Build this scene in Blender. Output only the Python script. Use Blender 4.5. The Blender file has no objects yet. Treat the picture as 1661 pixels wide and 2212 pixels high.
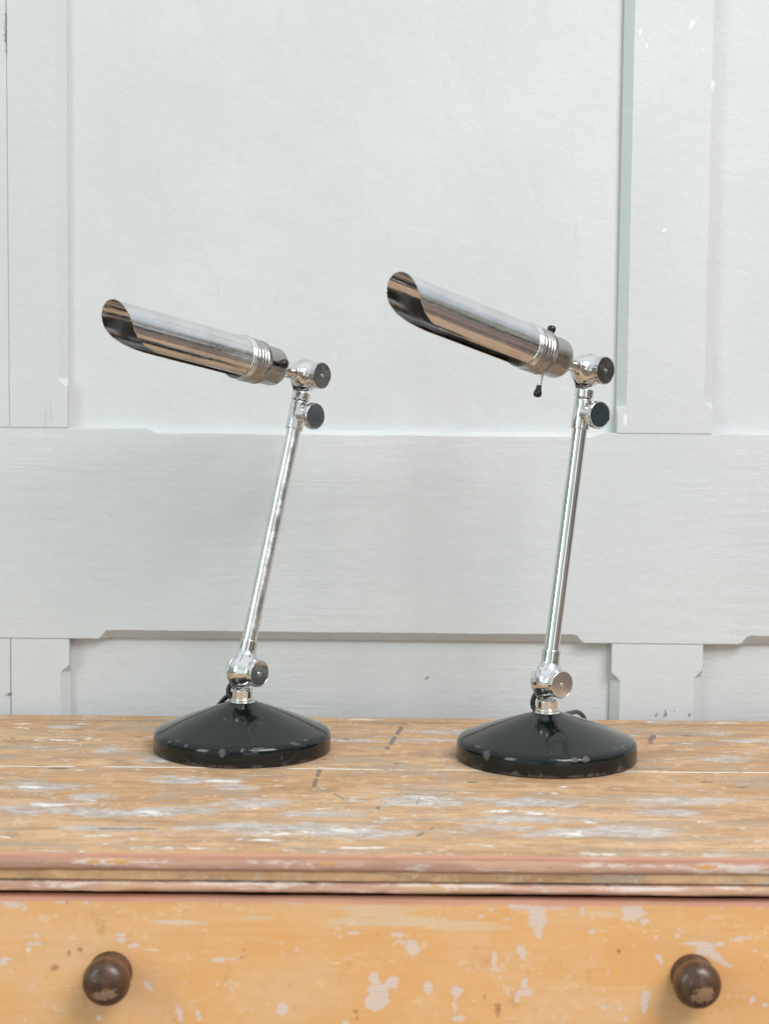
import bpy, math, random
import numpy as np
from mathutils import Vector, Matrix, noise as mnoise

# ------------------------------------------------------------------ camera, world, lights
sc = bpy.context.scene
COL = sc.collection
PI = math.pi
F_PX, CX, CY = 3600.0, 830.5, 1106.0            # focal length and centre, on a 1661 x 2212 picture
PITCH, ROLL, YAW = 0.0797, 0.0099, 0.0058
CAM = np.array([0.0, -1.581, 0.3563])

def cam_axes(p, r, y):
    f = np.array([math.sin(y)*math.cos(p), math.cos(y)*math.cos(p), -math.sin(p)])
    r0 = np.array([math.cos(y), -math.sin(y), 0.0]); u0 = np.cross(r0, f)
    return math.cos(r)*r0+math.sin(r)*u0, -math.sin(r)*r0+math.cos(r)*u0, f
RR, UU, FF = cam_axes(PITCH, ROLL, YAW)
cam_data = bpy.data.cameras.new('camera'); cam = bpy.data.objects.new('camera', cam_data); COL.objects.link(cam)
cam.matrix_world = Matrix(((RR[0], UU[0], -FF[0], CAM[0]), (RR[1], UU[1], -FF[1], CAM[1]),
                           (RR[2], UU[2], -FF[2], CAM[2]), (0, 0, 0, 1)))
cam_data.sensor_fit = 'VERTICAL'; cam_data.sensor_height = 36; cam_data.sensor_width = 27
cam_data.lens = F_PX/2212*36
cam_data.clip_start = 0.05; cam_data.clip_end = 60
cam_data.dof.use_dof = True; cam_data.dof.focus_distance = 1.56; cam_data.dof.aperture_fstop = 6.5
sc.camera = cam

sc.view_settings.view_transform = 'Standard'; sc.view_settings.look = 'None'
sc.view_settings.gamma = 1; sc.view_settings.exposure = 0.30
sc.view_settings.use_curve_mapping = False

# ---- node helper
class NT:
    def __init__(s, tree): s.t = tree; s.n = tree.nodes; s.l = tree.links
    def put(s, sock, v):
        if v is None: return
        if hasattr(v, 'is_output'): s.l.new(v, sock)
        elif isinstance(v, (tuple, list)):
            d = len(sock.default_value); v = tuple(v)
            sock.default_value = (v+(1.0,))[:d] if len(v) < d else v[:d]
        else: sock.default_value = v
    def coord(s, which='Object'): return s.n.new('ShaderNodeTexCoord').outputs[which]
    def attr(s, name):
        a = s.n.new('ShaderNodeAttribute'); a.attribute_name = name; return a.outputs['Fac']
    def scale(s, v, sc_, loc=(0, 0, 0), rot=(0, 0, 0)):
        m = s.n.new('ShaderNodeMapping'); s.put(m.inputs['Vector'], v)
        m.inputs['Scale'].default_value = sc_; m.inputs['Location'].default_value = loc; m.inputs['Rotation'].default_value = rot
        return m.outputs[0]
    def noise(s, v, scale=1, detail=4, rough=0.5, dist=0.0):
        m = s.n.new('ShaderNodeTexNoise'); s.put(m.inputs['Vector'], v)
        m.inputs['Scale'].default_value = scale; m.inputs['Detail'].default_value = detail
        m.inputs['Roughness'].default_value = rough; m.inputs['Distortion'].default_value = dist
        return m.outputs['Fac']
    def voro(s, v, scale=1, feature='F1', out='Distance'):
        m = s.n.new('ShaderNodeTexVoronoi'); m.feature = feature; s.put(m.inputs['Vector'], v)
        m.inputs['Scale'].default_value = scale; return m.outputs[out]
    def math(s, op, a, b=None, c=None):
        m = s.n.new('ShaderNodeMath'); m.operation = op
        s.put(m.inputs[0], a); s.put(m.inputs[1], b)
        if c is not None: s.put(m.inputs[2], c)
        return m.outputs[0]
    def add(s, a, b): return s.math('ADD', a, b)
    def mul(s, a, b): return s.math('MULTIPLY', a, b)
    def ramp(s, v, a, b, lo=0.0, hi=1.0):
        m = s.n.new('ShaderNodeMapRange'); m.interpolation_type = 'SMOOTHSTEP'
        s.put(m.inputs['Value'], v); m.inputs['From Min'].default_value = a; m.inputs['From Max'].default_value = b
        m.inputs['To Min'].default_value = lo; m.inputs['To Max'].default_value = hi
        return m.outputs[0]
    def mix(s, f, a, b):
        m = s.n.new('ShaderNodeMix'); m.data_type = 'RGBA'
        s.put(m.inputs[0], f); s.put(m.inputs[6], a); s.put(m.inputs[7], b); return m.outputs[2]
    def sep(s, v):
        m = s.n.new('ShaderNodeSeparateXYZ'); s.put(m.inputs[0], v); return m.outputs
    def dot(s, v, d):
        m = s.n.new('ShaderNodeVectorMath'); m.operation = 'DOT_PRODUCT'; s.put(m.inputs[0], v)
        m.inputs[1].default_value = d; return m.outputs['Value']
    def bump(s, h, strength=0.3, dist=0.001, normal=None):
        m = s.n.new('ShaderNodeBump'); s.put(m.inputs['Height'], h)
        m.inputs['Strength'].default_value = strength; m.inputs['Distance'].default_value = dist
        if normal is not None: s.put(m.inputs['Normal'], normal)
        return m.outputs[0]

world = bpy.data.worlds.new('World'); sc.world = world; world.use_nodes = True
w = NT(world.node_tree); w.n.clear()
d = w.coord('Generated'); X, Y, Z = w.sep(d)
n1 = w.noise(d, 5.0, 5, 0.6); n2 = w.noise(w.scale(d, (9, 9, 3)), 1.0, 4, 0.6)
elev = w.add(Z, w.mul(w.math('SUBTRACT', n1, 0.5), 0.22))
sky = w.ramp(elev, 0.22, 0.40)
front = w.ramp(Y, -0.2, 0.3)                              # behind the wall
dark = w.mix(w.ramp(n2, 0.46, 0.56), (0.040, 0.058, 0.062), (0.42, 0.40, 0.34))
xn = w.add(X, w.mul(w.math('SUBTRACT', n1, 0.5), 0.03))
dark = w.mix(w.mul(w.ramp(xn, 0.06, 0.10), w.ramp(xn, 0.44, 0.39)), dark, (1.15, 1.12, 1.10))
dark = w.mix(w.ramp(xn, 0.07, 0.03), dark, (0.36, 0.38, 0.42))
dark = w.mix(w.ramp(xn, -0.20, -0.26), dark, (0.80, 0.96, 0.90))
dark = w.mix(w.ramp(xn, -0.70, -0.76), dark, (0.24, 0.33, 0.28))
skyc = w.mix(w.ramp(Z, 0.3, 1.0), (0.58, 0.65, 0.69), (0.88, 0.95, 1.0))
ground = w.mix(w.ramp(n1, 0.35, 0.6), (0.17, 0.135, 0.115), (0.34, 0.26, 0.215))
c = w.mix(w.ramp(Z, -0.22, -0.08), ground, dark)
c = w.mix(sky, c, skyc)
bg = w.n.new('ShaderNodeBackground'); w.put(bg.inputs[0], c); bg.inputs[1].default_value = 0.86
wo = w.n.new('ShaderNodeOutputWorld'); w.l.new(bg.outputs[0], wo.inputs[0])

def area(name, loc, target, sx, sy, power, color):
    ld = bpy.data.lights.new(name, 'AREA'); ld.shape = 'RECTANGLE'; ld.size = sx; ld.size_y = sy
    ld.energy = power; ld.color = color
    o = bpy.data.objects.new(name, ld); COL.objects.link(o); o.location = loc
    o.rotation_euler = (Vector(target)-Vector(loc)).to_track_quat('-Z', 'Y').to_euler()
    return o
area('window_light', (1.25, -1.9, 2.15), (0, 0, 0.35), 1.5, 1.5, 56, (1.0, 0.99, 0.985))
area('door_light', (-2.3, -1.9, 1.1), (0, 0, 0.3), 0.7, 1.7, 16, (0.84, 1.0, 0.93))

# ------------------------------------------------------------------ geometry helpers
def ray(px, py):
    v = (px-CX)*RR-(py-CY)*UU+F_PX*FF
    return v/np.linalg.norm(v)
def on_plane(px, py, point, normal):
    """point of the real plane that the photograph shows at (px, py)"""
    d_ = ray(px, py); n_ = np.array(normal, float)
    t = np.dot(np.array(point, float)-CAM, n_)/np.dot(d_, n_)
    return CAM+t*d_
def on_y(px, py, y): return on_plane(px, py, (0, y, 0), (0, 1, 0))
def on_z(px, py, z): return on_plane(px, py, (0, 0, z), (0, 0, 1))

def mesh_obj(name, verts, faces, mat, parent=None, smooth=True, sharp=None, attrs=None):
    me = bpy.data.meshes.new(name)
    me.from_pydata([tuple(v) for v in verts], [], faces); me.validate(); me.update()
    if attrs:
        for k, vals in attrs.items():
            a = me.attributes.new(k, 'FLOAT', 'POINT'); a.data.foreach_set('value', np.asarray(vals, dtype=np.float32))
    if smooth:
        me.polygons.foreach_set('use_smooth', [True]*len(me.polygons))
        if sharp: me.set_sharp_from_angle(angle=math.radians(sharp))
    o = bpy.data.objects.new(name, me); COL.objects.link(o)
    if mat: me.materials.append(mat)
    if parent: o.parent = parent
    return o
def thing(name, label, cat, loc=(0, 0, 0), group=None):
    o = bpy.data.objects.new(name, None); COL.objects.link(o); o.location = loc; o.empty_display_size = 0.02
    o['label'] = label; o['category'] = cat
    if group: o['group'] = group
    return o

class Geo:
    def __init__(s): s.v = []; s.f = []
    def add(s, v, f):
        b = len(s.v); s.v += [tuple(map(float, q)) for q in v]; s.f += [tuple(i+b for i in q) for q in f]; return s
def frame(axis, hint=(0, 0, 1)):
    a = np.array(axis, float); a /= np.linalg.norm(a); h = np.array(hint, float)
    u = h-a*np.dot(h, a)
    if np.linalg.norm(u) < 1e-6: h = np.array([1., 0, 0]); u = h-a*np.dot(h, a)
    u /= np.linalg.norm(u); return a, u, np.cross(a, u)
def lathe(prof, origin, axis, seg=64, hint=(0, 0, 1), knurl=None):
    """prof: list of (t along axis, radius); knurl: (indices, teeth depth)"""
    a, u, v = frame(axis, hint); o = np.array(origin, float); V = []; Fc = []
    for i, (t, r) in enumerate(prof):
        for k in range(seg):
            th = 2*PI*k/seg
            rr = r-(knurl[1] if (knurl and i in knurl[0] and k % 2) else 0)
            V.append(o+a*t+rr*(math.cos(th)*u+math.sin(th)*v))
    n = len(prof)
    for i in range(n-1):
        for k in range(seg):
            k2 = (k+1) % seg; Fc.append((i*seg+k, i*seg+k2, (i+1)*seg+k2, (i+1)*seg+k))
    for i, s_ in ((0, -1), (n-1, 1)):
        if prof[i][1] > 1e-6:
            ring = [i*seg+k for k in range(seg)]
            Fc.append(tuple(ring if s_ > 0 else ring[::-1]))
    return V, Fc
def rounded(prof, r=0.0006, steps=3):
    """round the corners of a lathe profile"""
    out = [prof[0]]
    for i in range(1, len(prof)-1):
        p0, p1, p2 = (np.array(q, float) for q in prof[i-1:i+2])
        a = p0-p1; b = p2-p1; la, lb = np.linalg.norm(a), np.linalg.norm(b)
        rr = min(r, la*0.45, lb*0.45)
        if la < 1e-9 or lb < 1e-9: out.append(tuple(p1)); continue
        q0 = p1+a/la*rr; q2 = p1+b/lb*rr
        for k in range(steps+1):
            t = k/steps; out.append(tuple((1-t)**2*q0+2*t*(1-t)*p1+t*t*q2))
    out.append(prof[-1]); return out
def catmull(pts, n=10):
    P_ = [np.array(p, float) for p in pts]; P_ = [2*P_[0]-P_[1]]+P_+[2*P_[-1]-P_[-2]]; out = []
    for i in range(1, len(P_)-2):
        for k in range(n):
            t = k/n; a, b, c_, d_ = P_[i-1:i+3]
            out.append(0.5*((2*b)+(c_-a)*t+(2*a-5*b+4*c_-d_)*t*t+(-a+3*b-3*c_+d_)*t**3))
    out.append(P_[-2]); return out
def tube(pts, r, seg=16):
    V = []; Fc = []; prev = None; n = len(pts)
    for i, p in enumerate(pts):
        t = pts[min(i+1, n-1)]-pts[max(i-1, 0)]; t = t/np.linalg.norm(t)
        if prev is None: _, u, _ = frame(t)
        else: u = prev-t*np.dot(prev, t); u /= np.linalg.norm(u)
        prev = u; v = np.cross(t, u)
        for k in range(seg):
            th = 2*PI*k/seg; V.append(p+r*(math.cos(th)*u+math.sin(th)*v))
    for i in range(n-1):
        for k in range(seg):
            k2 = (k+1) % seg; Fc.append((i*seg+k, i*seg+k2, (i+1)*seg+k2, (i+1)*seg+k))
    Fc.append(tuple(range(seg))[::-1]); Fc.append(tuple((n-1)*seg+k for k in range(seg)))
    return V, Fc
def surface_nets(sdf, lo, hi, step):
    """polygonise an implicit solid, then slide every vertex onto the exact surface"""
    lo = np.array(lo, float); hi = np.array(hi, float)
    nx, ny, nz = [int(math.ceil(q))+1 for q in (hi-lo)/step]
    ax = [lo[i]+step*np.arange(n) for i, n in enumerate((nx, ny, nz))]
    G = np.stack(np.meshgrid(*ax, indexing='ij'), -1); D = sdf(G); S = D < 0
    acc = np.zeros((nx-1, ny-1, nz-1, 3)); cnt = np.zeros((nx-1, ny-1, nz-1))
    for axis in range(3):
        sl0 = [slice(None)]*3; sl1 = [slice(None)]*3; sl0[axis] = slice(0, -1); sl1[axis] = slice(1, None)
        a = D[tuple(sl0)]; b = D[tuple(sl1)]; cr = (a < 0) != (b < 0)
        t = np.where(cr, a/(a-b+1e-30), 0); P_ = G[tuple(sl0)].copy(); P_[..., axis] += t*step
        o1, o2 = [q for q in range(3) if q != axis]
        for i in (0, 1):
            for j in (0, 1):
                s_ = [slice(None)]*3
                s_[o1] = slice(i, cr.shape[o1]-1+i); s_[o2] = slice(j, cr.shape[o2]-1+j)
                m = cr[tuple(s_)]; acc += np.where(m[..., None], P_[tuple(s_)], 0); cnt += m
    act = cnt > 0; idx = -np.ones(act.shape, int); idx[act] = np.arange(act.sum())
    V = acc[act]/cnt[act][:, None]
    for _ in range(4):
        e = step*0.1; d0 = sdf(V)
        g = np.stack([(sdf(V+e*np.eye(3)[k])-sdf(V-e*np.eye(3)[k]))/(2*e) for k in range(3)], -1)
        V = V-np.clip(d0/np.maximum((g*g).sum(-1), 0.3), -step*0.5, step*0.5)[:, None]*g
    Fc = []
    for axis in range(3):
        sl0 = [slice(None)]*3; sl1 = [slice(None)]*3; sl0[axis] = slice(0, -1); sl1[axis] = slice(1, None)
        cr = S[tuple(sl0)] != S[tuple(sl1)]; o1, o2 = [(1, 2), (2, 0), (0, 1)][axis]
        I = np.argwhere(cr); I = I[(I[:, o1] > 0) & (I[:, o2] > 0) & (I[:, o1] < D.shape[o1]-1) & (I[:, o2] < D.shape[o2]-1)]
        e1 = np.eye(3, dtype=int)[o1]; e2 = np.eye(3, dtype=int)[o2]
        q = [idx[tuple((I-k).T)] for k in (e1*0+e2*0, e1, e1+e2, e2)]
        ins = S[tuple(I.T)]
        for r_ in range(len(I)):
            f = (q[0][r_], q[1][r_], q[2][r_], q[3][r_]); Fc.append(f if ins[r_] else f[::-1])
    return V, [tuple(int(i) for i in f) for f in Fc]
def smin(a, b, k):
    h = np.clip(0.5+0.5*(b-a)/k, 0, 1); return b*(1-h)+a*h-k*h*(1-h)
def smax(a, b, k): return -smin(-a, -b, k)
def cyl(P_, a, r, t0, t1):
    t = P_@a; q = P_-t[..., None]*a; rad = np.sqrt((q*q).sum(-1)+1e-18)
    return smax(rad-r, np.maximum(t0-t, t-t1), 0.0006)
def sph(P_, r): return np.sqrt((P_*P_).sum(-1)+1e-18)-r

# ------------------------------------------------------------------ materials
def new_mat(name):
    m = bpy.data.materials.new(name); m.use_nodes = True; t = NT(m.node_tree)
    b = t.n['Principled BSDF']; return m, t, b
def setb(t, b, **k):
    names = dict(color='Base Color', metal='Metallic', rough='Roughness', normal='Normal', coat='Coat Weight', coat_rough='Coat Roughness',
                 spec='Specular IOR Level', trans='Transmission Weight', ior='IOR')
    for q, v in k.items(): t.put(b.inputs[names[q]], v)

def chrome(name, tint, rough, pits=0.0, bumpy=0.02, brush=0.0):
    m, t, b = new_mat(name); p = t.coord()
    n = t.noise(p, 90, 5, 0.6); sm = t.noise(p, 35, 3, 0.5); pit = t.noise(p, 1500, 3, 0.7)
    r = t.ramp(n, 0.35, 0.75, rough*0.6, rough*1.9)
    col = t.mix(t.ramp(sm, 0.35, 0.7), tint, tuple(q*0.88 for q in tint))
    if pits > 0:
        zone = t.noise(p, 30, 3, 0.6)
        mask = t.ramp(t.add(pit, t.mul(zone, 0.25)), 0.80-pits*0.12, 0.86-pits*0.12)
        col = t.mix(mask, col, (0.09, 0.075, 0.06)); r = t.math('MAXIMUM', r, t.mul(mask, 0.6))
    h = t.add(t.noise(p, 45, 2, 0.5), t.mul(pit, 0.05))
    setb(t, b, color=col, metal=1.0, rough=r, normal=t.bump(h, bumpy, 0.004))
    return m
CHROME = chrome('chrome', (0.80, 0.79, 0.78), 0.07, 0.5, 0.02)
CHROME_SHADE = chrome('chrome_shade', (0.74, 0.745, 0.76), 0.115, 0.25, 0.09)
CHROME_OLD = chrome('pitted_chrome', (0.82, 0.81, 0.79), 0.22, 0.6, 0.05)
CHROME_FLAT = chrome('dull_nickel', (0.27, 0.255, 0.25), 0.24, 0.4, 0.02)
NICKEL = chrome('brushed_nickel', (0.47, 0.455, 0.43), 0.27, 0.7, 0.04)

def enamel():
    m, t, b = new_mat('black_enamel'); p = t.coord(); x, y, z = t.sep(p)
    ch = t.attr('chip'); big = t.noise(p, 230, 6, 0.75); fine = t.noise(p, 500, 3, 0.6)
    f = t.add(ch, t.mul(t.math('SUBTRACT', big, 0.5), 2.2))
    chips = t.ramp(f, 0.56, 0.63); halo = t.ramp(f, 0.44, 0.60)
    speck = t.math('MULTIPLY', t.ramp(t.noise(p, 420, 2, 0.5), 0.755, 0.775), 0.8)
    edge = t.mul(t.ramp(z, 0.0048, 0.0008), t.ramp(t.add(t.noise(p, 60, 4, 0.6), t.mul(fine, 0.25)), 0.56, 0.66))
    mask = t.math('MAXIMUM', chips, edge)
    col = t.mix(t.ramp(t.noise(p, 25, 3, 0.5), 0.4, 0.7), (0.0020, 0.0058, 0.0054), (0.0034, 0.0072, 0.0066))
    col = t.mix(t.mul(halo, 0.25), col, (0.25, 0.27, 0.26))
    col = t.mix(mask, col, t.mix(fine, (0.045, 0.033, 0.031), (0.115, 0.092, 0.086)))
    col = t.mix(speck, col, (0.30, 0.30, 0.27))
    r = t.math('ADD', t.ramp(t.noise(p, 60, 5, 0.65), 0.3, 0.8, 0.06, 0.17), t.mul(mask, 0.45))
    h = t.add(t.mul(mask, -1.0), t.mul(t.noise(p, 60, 3, 0.5), 0.35))
    setb(t, b, color=col, rough=r, spec=0.45, normal=t.bump(h, 0.25, 0.0006))
    return m
ENAMEL = enamel()
def simple(name, col, rough, metal=0.0, **k):
    m, t, b = new_mat(name); p = t.coord()
    n = t.noise(p, 120, 4, 0.6)
    c_ = t.mix(n, tuple(q*0.8 for q in col), tuple(q*1.2 for q in col))
    setb(t, b, color=c_, rough=t.ramp(n, 0.3, 0.7, rough*0.8, rough*1.2), metal=metal, normal=t.bump(n, 0.05, 0.001), **k); return m
BAKELITE = simple('black_bakelite', (0.012, 0.012, 0.013), 0.18)
RUBBER = simple('black_rubber_cable', (0.018, 0.019, 0.019), 0.38)
VOID = simple('dark_gap', (0.02, 0.014, 0.010), 0.9)  # near-black colour standing in for the shade inside openings
CHROME_DARK = chrome('dark_reflection_chrome', (0.33, 0.37, 0.42), 0.12, 0.6, 0.05)  # chrome tinted dark to paint a dark reflection into the left clamp knob face
GLASS, _t, _b = new_mat('bulb_glass'); setb(_t, _b, color=(0.95, 0.95, 0.93), rough=0.12, trans=0.75, ior=1.45)

def wall_mat(name, along, seed, tint=None):
    """old chalky grey-green paint over planed boards; along = grain direction"""
    m, t, b = new_mat(name); p = t.coord(); geo = t.n.new('ShaderNodeNewGeometry')
    if along == 'x': s1, s2, s3 = (7, 40, 80), (2.2, 20, 14), (16, 100, 260)
    else: s1, s2, s3 = (95, 40, 4), (16, 20, 1.5), (330, 100, 9)
    L = (seed*3.1, seed*1.7, seed*2.3)
    g1 = t.noise(t.scale(p, s1, L), 1, 6, 0.55, 1.4); g2 = t.noise(t.scale(p, s2, L), 1, 4, 0.5, 0.8); g3 = t.noise(t.scale(p, s3, L), 1, 3, 0.6, 0.5)
    lump = t.noise(p, 75, 5, 0.6, 0.4); fine = t.noise(p, 420, 4, 0.6); drip = t.voro(t.scale(p, (1, 1, 0.6), L), 30)
    crack = t.ramp(t.noise(t.scale(p, s2, (L[0]+9, 0, L[2])), 3.1, 7, 0.62, 1.5), 0.645, 0.72)
    zone = t.ramp(t.noise(p, 5, 3, 0.5), 0.45, 0.62)
    crk = t.mul(t.mul(crack, zone), t.ramp(g1, 0.45, 0.6))
    patch = t.noise(t.scale(p, (1, 1, 1), L), 3.5, 4, 0.6)
    col = t.mix(t.ramp(patch, 0.35, 0.68), (0.580, 0.600, 0.606), (0.625, 0.636, 0.638))
    col = t.mix(t.mul(t.ramp(g1, 0.52, 0.78), 0.10 if along == 'x' else 0.07), col, (0.50, 0.545, 0.54))
    col = t.mix(t.mul(t.ramp(lump, 0.60, 0.75), 0.25), col, (0.66, 0.675, 0.672))
    if tint: col = t.mix(t.ramp(t.noise(p, 160, 5, 0.7), 0.70, 0.60), col, tint)
    wh = t.ramp(t.add(t.attr('chip'), t.mul(t.math('SUBTRACT', t.noise(p, 240, 4, 0.7), 0.5), 1.6)), 0.45, 0.62)
    dk = t.ramp(t.add(t.attr('dark'), t.mul(t.math('SUBTRACT', t.noise(p, 380, 4, 0.7), 0.5), 2.0)), 0.50, 0.68)
    rub = t.mul(t.ramp(fine, 0.62, 0.72), t.ramp(t.noise(p, 22, 4, 0.65), 0.53, 0.68))
    col = t.mix(t.mul(rub, 0.6), col, (0.36, 0.40, 0.385))
    col = t.mix(t.mul(crk, 0.45), col, (0.33, 0.38, 0.36))
    col = t.mix(t.mul(wh, 0.85), col, (0.80, 0.81, 0.80)); col = t.mix(t.mul(dk, 0.8), col, (0.16, 0.17, 0.155))
    calm = t.ramp(t.noise(t.scale(p, (1, 1, 1), (4, 4, seed)), 6, 4, 0.6), 0.42, 0.62, 0.18, 1.0)
    h = t.add(t.mul(t.mul(g1, calm), 1.0 if along == 'x' else 0.22), t.mul(g2, 0.8)); h = t.add(h, t.mul(lump, 0.9)); h = t.add(h, t.mul(t.mul(g3, calm), 0.14 if along == 'x' else 0.06))
    h = t.add(h, t.mul(fine, 0.12)); h = t.add(h, t.mul(crk, -0.8)); h = t.add(h, t.mul(dk, -0.6)); h = t.add(h, t.mul(wh, -0.3))
    setb(t, b, color=col, rough=t.ramp(lump, 0.3, 0.7, 0.42, 0.60), spec=0.35, normal=t.bump(h, 0.58, 0.0013))
    return m
WALL_V = wall_mat('painted_board_vertical', 'z', 1.0)
WALL_G = wall_mat('old_green_paint_edge', 'z', 1.0, (0.555, 0.605, 0.585))
WALL_P = wall_mat('painted_panel', 'z', 2.0)
WALL_H = wall_mat('painted_board_horizontal', 'x', 3.0)
WALL_L = wall_mat('painted_lower_panel', 'x', 4.0)

def top_mat():
    m, t, b = new_mat('worn_chest_top'); p = t.coord(); x, y, z = t.sep(p)
    g1 = t.noise(t.scale(p, (6, 36, 20)), 1, 8, 0.66, 0.9); g2 = t.noise(t.scale(p, (30, 130, 60)), 1, 6, 0.68, 0.4)
    g3 = t.noise(t.scale(p, (3.0, 13, 5)), 1, 7, 0.66, 1.0)
    brk = t.noise(t.scale(p, (55, 90, 60)), 1, 8, 0.78, 0.5); blot = t.noise(p, 45, 5, 0.7)
    col = t.mix(t.ramp(g3, 0.35, 0.65), (0.50, 0.275, 0.130), (0.63, 0.400, 0.225))
    col = t.mix(t.mul(t.ramp(g1, 0.48, 0.62), 0.75), col, (0.36, 0.215, 0.115))
    col = t.mix(t.mul(t.ramp(g2, 0.45, 0.66), 0.50), col, (0.30, 0.195, 0.12))
    col = t.mix(t.mul(t.ramp(blot, 0.50, 0.66), 0.45), col, (0.70, 0.49, 0.28))
    # brownish grey worn zones, lilac grey remains of paint, white scrapes, dark marks
    nz = t.math('SUBTRACT', t.add(t.mul(t.noise(t.scale(p, (15, 30, 20)), 1, 9, 0.76, 0.9), 0.75), t.mul(brk, 0.25)), 0.5)
    gr = t.ramp(t.add(t.mul(t.attr('grey'), 0.62), t.mul(nz, 3.8)), 0.20, 0.66)
    bz = t.noise(t.scale(p, (8, 26, 20), (3, 5, 1)), 1, 9, 0.76, 0.9)
    col = t.mix(t.mul(t.ramp(bz, 0.49, 0.58), 0.72), col, (0.37, 0.285, 0.215))
    col = t.mix(t.mul(gr, 0.85), col, t.mix(t.ramp(brk, 0.35, 0.65), (0.36, 0.31, 0.28), (0.60, 0.56, 0.54)))
    pk = t.ramp(t.noise(t.scale(p, (14, 60, 20), (7, 2, 1)), 1, 5, 0.7), 0.66, 0.70); col = t.mix(t.mul(pk, 0.7), col, (0.66, 0.37, 0.25))
    wn = t.math('SUBTRACT', t.add(t.mul(t.noise(t.scale(p, (34, 70, 60), (1, 4, 2)), 1, 9, 0.78, 0.8), 0.7), t.mul(g2, 0.3)), 0.5)
    wh = t.ramp(t.add(t.mul(t.attr('white'), 0.58), t.mul(wn, 6.5)), 0.44, 0.66)
    wh2 = t.ramp(t.noise(t.scale(p, (22, 46, 40), (11, 3, 2)), 1, 9, 0.78, 0.9), 0.63, 0.70)
    wh = t.math('MAXIMUM', wh, t.mul(wh2, 0.65))
    col = t.mix(wh, col, t.mix(g2, (0.70, 0.64, 0.58), (0.83, 0.79, 0.75)))
    cr = t.mul(t.ramp(t.noise(t.scale(p, (9, 190, 60), (2, 8, 1)), 1, 6, 0.66, 0.3), 0.60, 0.66), t.ramp(g3, 0.40, 0.60))
    dn = t.math('SUBTRACT', t.noise(p, 260, 5, 0.7), 0.5)
    dk = t.ramp(t.add(t.attr('dark'), t.mul(dn, 1.3)), 0.50, 0.62)
    sp = t.ramp(t.noise(t.scale(p, (50, 110, 60), (5, 5, 5)), 1, 6, 0.72), 0.665, 0.70)
    d_ = t.math('MAXIMUM', t.mul(cr, 0.75), t.math('MAXIMUM', t.mul(dk, 0.85), t.mul(sp, 0.7)))
    col = t.mix(d_, col, (0.17, 0.145, 0.12))
    sc1 = t.noise(t.scale(p, (420, 22, 1), (1, 2, 3), (0, 0, 0.45)), 1, 3, 0.55); sc2 = t.noise(t.scale(p, (380, 20, 1), (4, 2, 7), (0, 0, -0.7)), 1, 3, 0.55)
    scr = t.mul(t.math('MAXIMUM', t.ramp(sc1, 0.66, 0.71), t.ramp(sc2, 0.67, 0.72)), t.ramp(g3, 0.42, 0.55))
    col = t.mix(t.mul(scr, 0.5), col, t.mix(t.ramp(brk, 0.48, 0.52), (0.24, 0.18, 0.13), (0.78, 0.68, 0.56)))
    # board joints: old filler squeezed out in one, an open crack in the other
    j1 = t.math('ABSOLUTE', t.add(t.add(y, -J1_Y), t.mul(t.math('SUBTRACT', t.noise(t.scale(p, (12, 1, 1)), 1, 4, 0.6), 0.5), 0.006)))
    j2 = t.math('ABSOLUTE', t.add(t.add(y, -J2_Y), t.mul(t.math('SUBTRACT', t.noise(t.scale(p, (16, 1, 1), (4, 0, 0)), 1, 4, 0.6), 0.5), 0.004)))
    jm = t.mul(t.ramp(j1, 0.0022, 0.0008), t.ramp(t.noise(t.scale(p, (14, 2, 1), (6, 0, 0)), 1, 5, 0.65), 0.40, 0.50))
    col = t.mix(t.mul(jm, 0.9), col, (0.84, 0.78, 0.70))
    jd = t.ramp(j1, 0.0009, 0.0002); jd = t.mul(jd, t.math('SUBTRACT', 1.0, jm)); jk = t.ramp(j2, 0.0016, 0.0006)
    col = t.mix(t.mul(t.math('MAXIMUM', jd, jk), 0.8), col, (0.13, 0.08, 0.05))
    h = t.add(t.mul(g2, 0.35), t.mul(g1, 0.5)); h = t.add(h, t.mul(wh, 0.5)); h = t.add(h, t.mul(gr, 0.2))
    h = t.add(h, t.mul(t.math('MAXIMUM', jk, d_), -0.8)); h = t.add(h, t.mul(blot, 0.2))
    setb(t, b, color=col, rough=t.ramp(g1, 0.3, 0.7, 0.50, 0.68), spec=0.3, normal=t.bump(h, 0.5, 0.0009))
    return m
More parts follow.
